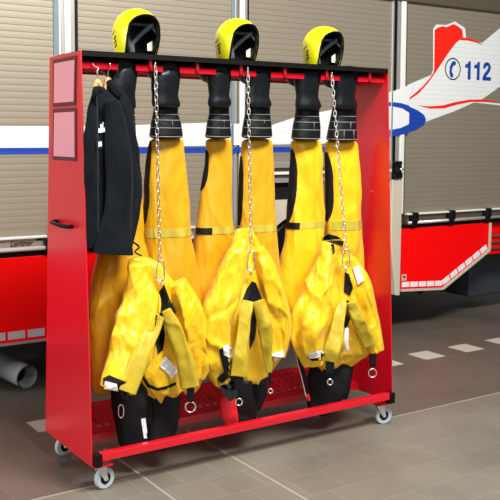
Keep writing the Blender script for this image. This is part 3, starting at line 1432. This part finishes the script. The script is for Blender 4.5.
# ---- suit 1 (left)
s1 = empty('rescue_suit', 'yellow rescue suit hanging by its black boots, left one, partly behind the dark jackets', 'dry suit', at(150, 440, .15), SG)
boot(s1, [(64, 119, 136), (72, 112, 137), (85, 109, 136), (95, 110, 135), (106, 111, 136), (109, 112, 134)],
     [(107, 112, 134), (120, 110, 135), (138, 108, 136)], BX[0])
boot(s1, [(64, 164, 179), (70, 158, 180), (76, 152, 180), (86, 151, 179), (96, 152, 178), (104, 152, 180), (108, 154, 178)],
     [(106, 154, 178), (114, 153, 178), (124, 151, 181), (139, 149, 183)], BX[1])
LA = [(136, 109, 136), (160, 106, 137), (200, 103, 141), (238, 101, 148), (262, 97, 150), (290, 92, 150), (314, 88, 150), (350, 88, 148), (380, 91, 140), (392, 96, 132)]
LB = [(137, 151, 183), (160, 147, 184), (200, 145, 188), (230, 144, 190), (260, 147, 195), (300, 150, 201), (335, 150, 205), (362, 156, 203), (378, 165, 198)]
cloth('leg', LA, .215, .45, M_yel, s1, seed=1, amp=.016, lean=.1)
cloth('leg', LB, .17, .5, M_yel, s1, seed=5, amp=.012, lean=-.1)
band(LB, .17, .5, 228, 236, M_olive, s1, a0=R(185), a1=R(345))
knee(LB, .17, .5, 141, 222, s1, 205)
# torso folded up and clipped to the chain
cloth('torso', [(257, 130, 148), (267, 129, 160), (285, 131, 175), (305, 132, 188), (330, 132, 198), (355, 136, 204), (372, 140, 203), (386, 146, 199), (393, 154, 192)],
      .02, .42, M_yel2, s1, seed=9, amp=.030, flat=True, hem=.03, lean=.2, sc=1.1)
ribbon('sleeve', [(139, 263, -.0, .09), (141, 295, -.02, .15), (136, 325, -.04, .18), (130, 350, -.06, .19), (122, 372, -.07, .17), (116, 389, -.07, .15)], .12, M_yel2, s1, seed=3, amp=.022, n=90, seg=80, ncr=24, flat=True)
ribbon('sleeve', [(176, 282, -.02, .09), (186, 305, -.04, .12), (194, 330, -.05, .13), (197, 355, -.05, .12), (195, 376, -.04, .09)], .10, M_yel2, s1, seed=6, amp=.020, n=90, seg=80, ncr=20, flat=True)
c = stick('sleeve_cuff', [(103, 378), (109, 375), (131, 384), (128, 400), (122, 397), (118, 391), (103, 387)], s1, M_black)
stick('reflective_tape', [(105, 381), (117, 384), (118, 391), (104, 389)], c, M_white, targets=[c])
stick('neck_opening', [(159, 292), (164, 284), (170, 300), (176, 313), (166, 318), (158, 312)], s1, M_black)
stick('zip_opening', [(156, 315), (163, 314), (165, 335), (163, 350), (158, 354), (155, 335)], s1, M_black)
ribbon('suspender', [(160, 316, -.135, 0.038), (152, 332, -.14, 0.067), (143, 350, -.155, 0.074), (135, 370, -.165, 0.079), (127, 392, -.17, 0.077)], .014, M_strap, s1, seed=2, amp=.009, n=60, seg=40, sq=4, round_ends=False)
ribbon('suspender', [(166, 310, -.12, 0.038), (173, 326, -.13, 0.067), (180, 345, -.14, 0.072), (186, 365, -.14, 0.079), (190, 387, -.14, 0.084)], .014, M_strap, s1, seed=4, amp=.009, n=60, seg=40, sq=4, round_ends=False)
strap_end(190.5, 385, 402, -.14, .036, s1, .024, 407)
stick('reflective_tape', [(165, 356), (179, 370), (172, 379), (160, 366)], s1, M_white, off=.006)
ribbon('drawcord', [(133, 242, .02, .008), (139, 247, -.01, .010), (135, 252, -.02, .008), (142, 256, -.03, .008)], .007, M_black, s1, n=24)
# black neoprene ends hanging below the shelf line
ribbon('neoprene_lining', [(131, 378, .05, .17), (129, 398, .05, .17), (131, 420, .05, .15), (134, 442, .05, .13), (136, 453, .05, .08)], .08, M_black, s1, seed=8, amp=.010)
ribbon('neoprene_lining', [(163, 376, .05, .17), (164, 400, .05, .16), (163, 424, .05, .15), (160, 440, .05, .12), (158, 449, .05, .07)], .08, M_black, s1, seed=12, amp=.010)
ribbon('neoprene_lining', [(148, 382, .08, .10), (148, 400, .08, .10), (146, 425, .08, .07)], .05, M_black, s1, seed=13, amp=.006)
stick('white_tag', [(141, 419), (145.5, 418), (148, 438), (144, 438.5)], s1, M_white, targets=[o for o in s1.children if o.name.startswith('neoprene')])
stick('black_hem', [(139, 372), (142, 374), (149, 384), (157, 388), (166, 386), (176, 382), (176, 385), (167, 389), (157, 391), (147, 387)], s1, M_black)
bm = bmesh.new()
cc = at(121, 411, -.05)
tube(bm, [cc+Vector((u*.8, -u*.4, v)) for u, v in smooth_rows([(0, .03), (.012, .02), (.012, -.02), (0, -.032), (-.012, -.02), (-.012, .02), (0, .03)], 20)[:-1]], .003, 8, closed=True)
obj('small_snap_hook', bm, M_steel, s1, smooth=True)

# ---- suit 2 (middle)
s2 = empty('rescue_suit', 'yellow rescue suit in the middle, hanging by its boots, red pouch at its hem', 'dry suit', at(240, 430, .15), SG)
boot(s2, [(65, 216, 230), (70, 211, 231), (76, 207, 231), (86, 208, 230), (96, 209, 229), (102, 208, 231), (108, 209, 229)],
     [(104, 209, 229), (114, 209, 229), (124, 207, 230), (139, 205, 231)], BX[2])
boot(s2, [(65, 256, 271), (70, 250, 272), (76, 244, 271), (86, 246, 270), (96, 246, 269), (103, 245, 271), (108, 246, 270)],
     [(104, 246, 270), (114, 245, 270), (124, 243, 271), (139, 241, 272)], BX[3])
LA = [(138, 206, 231), (160, 205, 231), (200, 200, 231), (232, 196, 232), (260, 193, 236), (290, 192, 240), (320, 196, 244), (345, 204, 244), (360, 212, 240)]
LB = [(138, 242, 272), (170, 240, 273), (200, 239, 274), (232, 239, 276), (260, 238, 279), (295, 240, 284), (325, 244, 286), (350, 250, 284)]
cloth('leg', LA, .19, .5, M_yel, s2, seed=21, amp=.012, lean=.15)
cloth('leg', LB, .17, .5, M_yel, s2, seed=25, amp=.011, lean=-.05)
band(LA, .19, .5, 226, 233, M_olive, s2, a0=R(250), a1=R(350))
band(LA, .19, .5, 226.5, 233, M_black, s2, a0=R(180), a1=R(250), name='knee_strap', out=.009)
band(LB, .17, .5, 224, 231, M_olive, s2, a0=R(195), a1=R(345))
knee(LA, .19, .5, 150, 190, s2, 212)
knee(LB, .17, .5, 156, 224, s2, 203)
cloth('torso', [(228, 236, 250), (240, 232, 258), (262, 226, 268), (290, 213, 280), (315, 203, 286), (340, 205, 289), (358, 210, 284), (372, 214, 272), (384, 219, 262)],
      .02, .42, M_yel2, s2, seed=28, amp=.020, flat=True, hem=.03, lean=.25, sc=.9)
ribbon('sleeve', [(240, 240, -.02, .06), (234, 265, -.05, .11), (224, 295, -.07, .15), (215, 325, -.07, .15), (216, 355, -.06, .13), (222, 380, -.05, .08)], .12, M_yel2, s2, seed=23, amp=.020, n=90, seg=80, ncr=22, flat=True)
ribbon('sleeve', [(259, 248, -.02, .05), (267, 270, -.04, .09), (274, 300, -.06, .13), (278, 330, -.06, .13), (275, 354, -.05, .10)], .11, M_yel2, s2, seed=26, amp=.019, n=90, seg=80, ncr=20, flat=True)
stick('neck_opening', [(252, 281), (256, 283), (263, 301), (254, 304), (252, 303), (242, 301), (247, 288)], s2, M_black)
stick('zip_opening', [(251, 306), (255, 306), (257, 325), (255, 338), (250, 350), (250, 325)], s2, M_black)
stick('reflective_tape', [(223, 346), (230, 344), (234, 352), (232, 359), (224, 355)], s2, M_white, off=.006)
stick('reflective_tape', [(272, 354), (283, 350), (284, 356), (275, 362)], s2, M_white, off=.006)
ribbon('suspender', [(248, 301, -.15, 0.054), (245, 315, -.16, 0.059), (243, 335, -.165, 0.059), (240, 355, -.165, 0.064), (238, 376, -.16, 0.072)], .014, M_strap, s2, seed=22, amp=.009, n=60, seg=40, sq=4, round_ends=False)
ribbon('suspender', [(258, 301, -.15, 0.059), (262, 315, -.155, 0.061), (265, 335, -.16, 0.059), (267, 352, -.15, 0.046), (269, 372, -.14, 0.028)], .014, M_strap, s2, seed=24, amp=.009, n=60, seg=40, sq=4, round_ends=False)
strap_end(239, 374, 394, -.16, .046, s2, .016, 402)
strap_end(269.5, 370, 384, -.14, .016, s2, .011, 391, 1)
stick('side_lining', [(219, 350), (226, 346), (229, 356), (236, 370), (238, 396), (230, 402), (222, 392), (217, 378), (224, 372)], s2, M_black)
ribbon('neoprene_lining', [(250, 362, .02, .16), (252, 380, .02, .16), (252, 395, .03, .14), (250, 408, .04, .10)], .07, M_black, s2, seed=31, amp=.010)
ribbon('neoprene_lining', [(244, 378, -.02, .08), (243, 398, -.01, .11), (245, 412, .0, .12), (243, 423, .0, .08)], .06, M_black, s2, seed=33, amp=.008)
ribbon('red_pouch', [(230, 391, -.0, .06), (228, 403, -.01, .08), (230, 414, -.01, .08), (233, 422, .0, .05)], .05, M_mredbag, s2, seed=35, amp=.008)
ribbon('white_tag', [(227, 384, -.10, .016), (231, 389, -.10, .02)], .008, M_hgry, s2, n=8)

# ---- suit 3 (right)
s3 = empty('rescue_suit', 'yellow rescue suit nearest the right side panel of the trolley', 'dry suit', at(325, 415, .15), SG)
boot(s3, [(66, 305, 320), (71, 298, 321), (77, 294, 320), (87, 295, 319), (97, 296, 318), (105, 295, 321), (110, 296, 319)],
     [(106, 296, 319), (116, 295, 319), (126, 293, 320), (141, 291, 320)], BX[4])
boot(s3, [(66, 342, 357), (71, 336, 358), (77, 331, 357), (87, 332, 356), (97, 333, 355), (105, 332, 357), (110, 333, 356)],
     [(106, 333, 356), (116, 331, 356), (126, 329, 356), (142, 326, 357)], BX[5])
LA = [(139, 291, 320), (160, 291, 322), (190, 289, 323), (225, 286, 323), (255, 281, 324), (280, 278, 326), (305, 281, 326), (325, 290, 322), (335, 300, 318)]
LB = [(140, 325, 357), (170, 326, 359), (200, 326, 360), (228, 326, 361), (250, 328, 362), (275, 332, 364), (300, 340, 366)]
cloth('leg', LA, .18, .52, M_yel2, s3, seed=41, amp=.014, lean=.15)
cloth('leg', LB, .17, .5, M_yel2, s3, seed=46, amp=.011, lean=-.05)
band(LA, .18, .52, 221, 227, M_olive, s3, a0=R(235), a1=R(350))
band(LA, .18, .52, 221, 227.5, M_black, s3, a0=R(175), a1=R(238), name='knee_strap', out=.009)
band(LB, .17, .5, 220, 229, M_olive, s3, a0=R(205), a1=R(350))
knee(LA, .18, .52, 149, 221, s3, 218)
knee(LB, .17, .5, 152, 220, s3, 212)
cloth('torso', [(240, 322, 346), (252, 321, 350), (272, 318, 358), (295, 306, 366), (318, 299, 372), (335, 294, 374), (350, 300, 372), (358, 312, 362), (366, 322, 352)],
      -.0, .42, M_yel2, s3, seed=48, amp=.026, flat=True, hem=.03, lean=.2, sc=1.1)
ribbon('sleeve', [(326, 246, -.04, .05), (322, 270, -.06, .10), (315, 295, -.08, .15), (309, 320, -.10, .17), (308, 342, -.10, .16), (313, 360, -.09, .10)], .13, M_yel2, s3, seed=43, amp=.023, n=90, seg=80, ncr=24, flat=True)
ribbon('sleeve', [(350, 258, -.04, .05), (358, 280, -.07, .11), (364, 305, -.09, .12), (370, 328, -.10, .11), (374, 350, -.11, .10)], .09, M_yel2, s3, seed=44, amp=.018, n=90, seg=80, ncr=20, flat=True)
stick('neck_opening', [(322, 238), (328, 234), (337, 236), (344, 241), (343, 246), (334, 243), (325, 241)], s3, M_black)
stick('zip_opening', [(345, 272), (349, 274), (353, 288), (350, 296), (344, 292)], s3, M_black)
stick('zip_opening', [(347, 299), (352, 304), (351, 318), (346, 329), (343, 324), (346, 312)], s3, M_black)
stick('pocket_flap', [(331, 244), (334, 244), (335, 252), (333, 255), (332, 252)], s3, M_black)
stick('reflective_tape', [(353, 268), (358, 265), (364, 280), (358, 285)], s3, M_white, off=.006)
stick('reflective_tape', [(308, 354), (324, 349), (327, 353), (317, 358), (309, 359)], s3, M_white, off=.006)
stick('side_lining', [(307, 358), (326, 352), (327, 360), (312, 361)], s3, M_black)
ribbon('reflective_tape', [(347, 328, -.17, .02), (346, 340, -.17, .024), (348, 352, -.165, .014)], .012, M_white, s3, n=12)
ribbon('suspender', [(343, 302, -.16, 0.044), (339, 318, -.175, 0.061), (336, 335, -.18, 0.064), (332, 350, -.18, 0.072), (330, 361, -.17, 0.072)], .014, M_strap, s3, seed=42, amp=.009, n=60, seg=40, sq=4, round_ends=False)
ribbon('suspender', [(351, 302, -.16, 0.044), (358, 318, -.17, 0.067), (364, 332, -.17, 0.067), (370, 345, -.17, 0.067)], .014, M_strap, s3, seed=45, amp=.009, n=60, seg=40, sq=4, round_ends=False)
ribbon('sleeve_end', [(369, 326, -.15, .06), (373, 340, -.155, .065), (376, 352, -.155, .07)], .035, M_yel2, s3, seed=50, amp=.006)
strap_end(330, 360, 374, -.17, .046, s3, .014, 382)
strap_end(373.5, 354, 367, -.15, .040, s3, .022, 373, -1)
ribbon('neoprene_lining', [(336, 356, .03, .20), (330, 375, .04, .24), (325, 392, .05, .20), (320, 405, .06, .16), (316, 414, .06, .08)], .08, M_black, s3, seed=51, amp=.010)
ribbon('neoprene_lining', [(345, 358, .04, .10), (342, 380, .04, .10), (340, 398, .05, .08)], .06, M_black, s3, seed=52, amp=.008)
ribbon('side_lining', [(298, 358, -.03, .02), (304, 375, -.03, .022), (309, 398, -.03, .018)], .03, M_black, s3, n=14)
ribbon('lining_edge', [(295.5, 355, -.05, .004), (301, 375, -.05, .004), (306.5, 398, -.05, .004)], .006, M_white, s3, n=14)
ribbon('red_tag', [(307.5, 394, -.04, .018), (309, 401, -.04, .02)], .01, M_mredbag, s3, n=8)

# ------------------------------------------------------------------ chains
p0, p1 = at(155.5, 66, .012), at(160, 261, -.10)
chain(p0.x, p0.y, 1.95, p1.x, p1.y, p1.z, 'zinc chain hanging from the trolley in front of the left suit')
p0, p1 = at(248, 68, .012), at(251, 252, -.10)
chain(p0.x, p0.y, 1.95, p1.x, p1.y, p1.z, 'zinc chain hanging from the trolley in front of the middle suit')
p0, p1 = at(332, 72, .012), at(346, 250, -.13)
chain(p0.x, p0.y, 1.95, p1.x, p1.y, p1.z, 'zinc chain hanging from the trolley in front of the right suit')

# ------------------------------------------------------------------ jackets on hangers


def hanger(px, pytop, pyneck, Y, label, wl, wr):
    root = empty('wooden_hanger', label, 'hanger', at(px, pyneck, Y), 'wooden hangers on the trolley')
    a = at(px, pytop, Y)
    b = at(px, pyneck, Y)
    bm = bmesh.new()
    tube(bm, [(b.x, Y, b.z-.01), (b.x, Y, a.z-.03), (b.x+.004, Y-.004, a.z-.018), (b.x+.002, .018, a.z-.004), (b.x, .018, a.z+.006), (b.x, .032, a.z+.008)], .0028, 8)
    obj('hook', bm, M_steel, root, smooth=True)
    bm = bmesh.new()
    P = smooth_rows([(b.x-wl, b.z-.10, .008), (b.x-wl*.6, b.z-.045, .010), (b.x, b.z-.012, .013), (b.x+wr*.6, b.z-.045, .010), (b.x+wr, b.z-.10, .008)], 20)
    tube(bm, [(x, Y, z) for x, z, r in P], [r for x, z, r in P], 12)
    obj('hanger_bar', bm, M_wood, root, smooth=True)


hanger(97.5, 64, 79, -.03, 'wooden hanger nearest the left panel, carrying the dark jacket with white emblem', .022, .03)
hanger(108, 65, 77, .04, 'second wooden hanger, carrying the plain dark jacket behind', .022, .03)

j2 = empty('jacket', 'plain dark jacket hanging behind the jacket with the white emblem', 'jacket', at(115, 240, .12), 'dark jackets on hangers')
cloth('body', [(80, 106, 112), (86, 104, 118), (98, 104, 127), (112, 104, 132), (135, 106, 135), (165, 108, 139), (192, 108, 142), (205, 108, 141), (230, 108, 136), (252, 108, 131)],
      .055, .24, M_jack, j2, seed=61, amp=.016, lean=-.05, flat=True, sq=2.6)
ribbon('collar', [(108, 81, .04, .03), (113, 87, .02, .04), (120, 97, .01, .04)], .03, M_jack, j2, n=14)
j1 = empty('jacket', 'dark jacket with small white chest emblem hanging beside the left trolley panel', 'jacket', at(105, 245, .04), 'dark jackets on hangers')
cloth('body', [(86, 94, 102), (93, 91, 109), (102, 88, 117), (115, 86, 122), (140, 85, 126), (170, 85, 129), (200, 86, 131), (225, 86, 130), (246, 87, 128)],
      -.035, .30, M_jack, j1, seed=63, amp=.016, lean=-.03, flat=True, sq=2.6)
ribbon('sleeve', [(111, 99, -0.078, .05), (115, 118, -0.088, .085), (118, 150, -0.098, .11), (120, 185, -0.098, .115), (118, 215, -0.098, .12), (114, 240, -0.098, .16), (113, 254, -0.098, .18)], .06, M_jack, j1, seed=64, amp=.010, n=60, seg=48, flat=True)
ribbon('front_facing', [(97, 96, -0.103, .006), (97.5, 130, -0.123, .007), (98, 180, -0.128, .007), (98, 236, -0.123, .007)], .012, M_jackin, j1, n=20)
ribbon('collar', [(95, 94, -0.078, .02), (98, 89, -0.078, .025), (102, 92, -0.078, .02)], .02, M_jack, j1, n=20)
e = stick('chest_emblem', [(98.5, 133), (98.5, 128.5), (100.5, 128), (100, 124), (102, 124.5), (102.5, 122), (103.8, 122), (103.5, 127.5), (105, 127.5), (105, 132), (101.5, 132.5)], j1, M_white)
stick('pocket_zip', [(98.6, 176), (99.8, 176), (100.2, 196), (99.2, 196)], j1, M_blkpl)
t = stick('name_patch', [(96.5, 140.5), (103, 140), (103, 149), (96.5, 149.5)], j1, M_jackin)
stick('patch_letter', [(98, 142), (101.5, 141.5), (102, 146), (98.5, 147)], t, M_white, targets=[t])
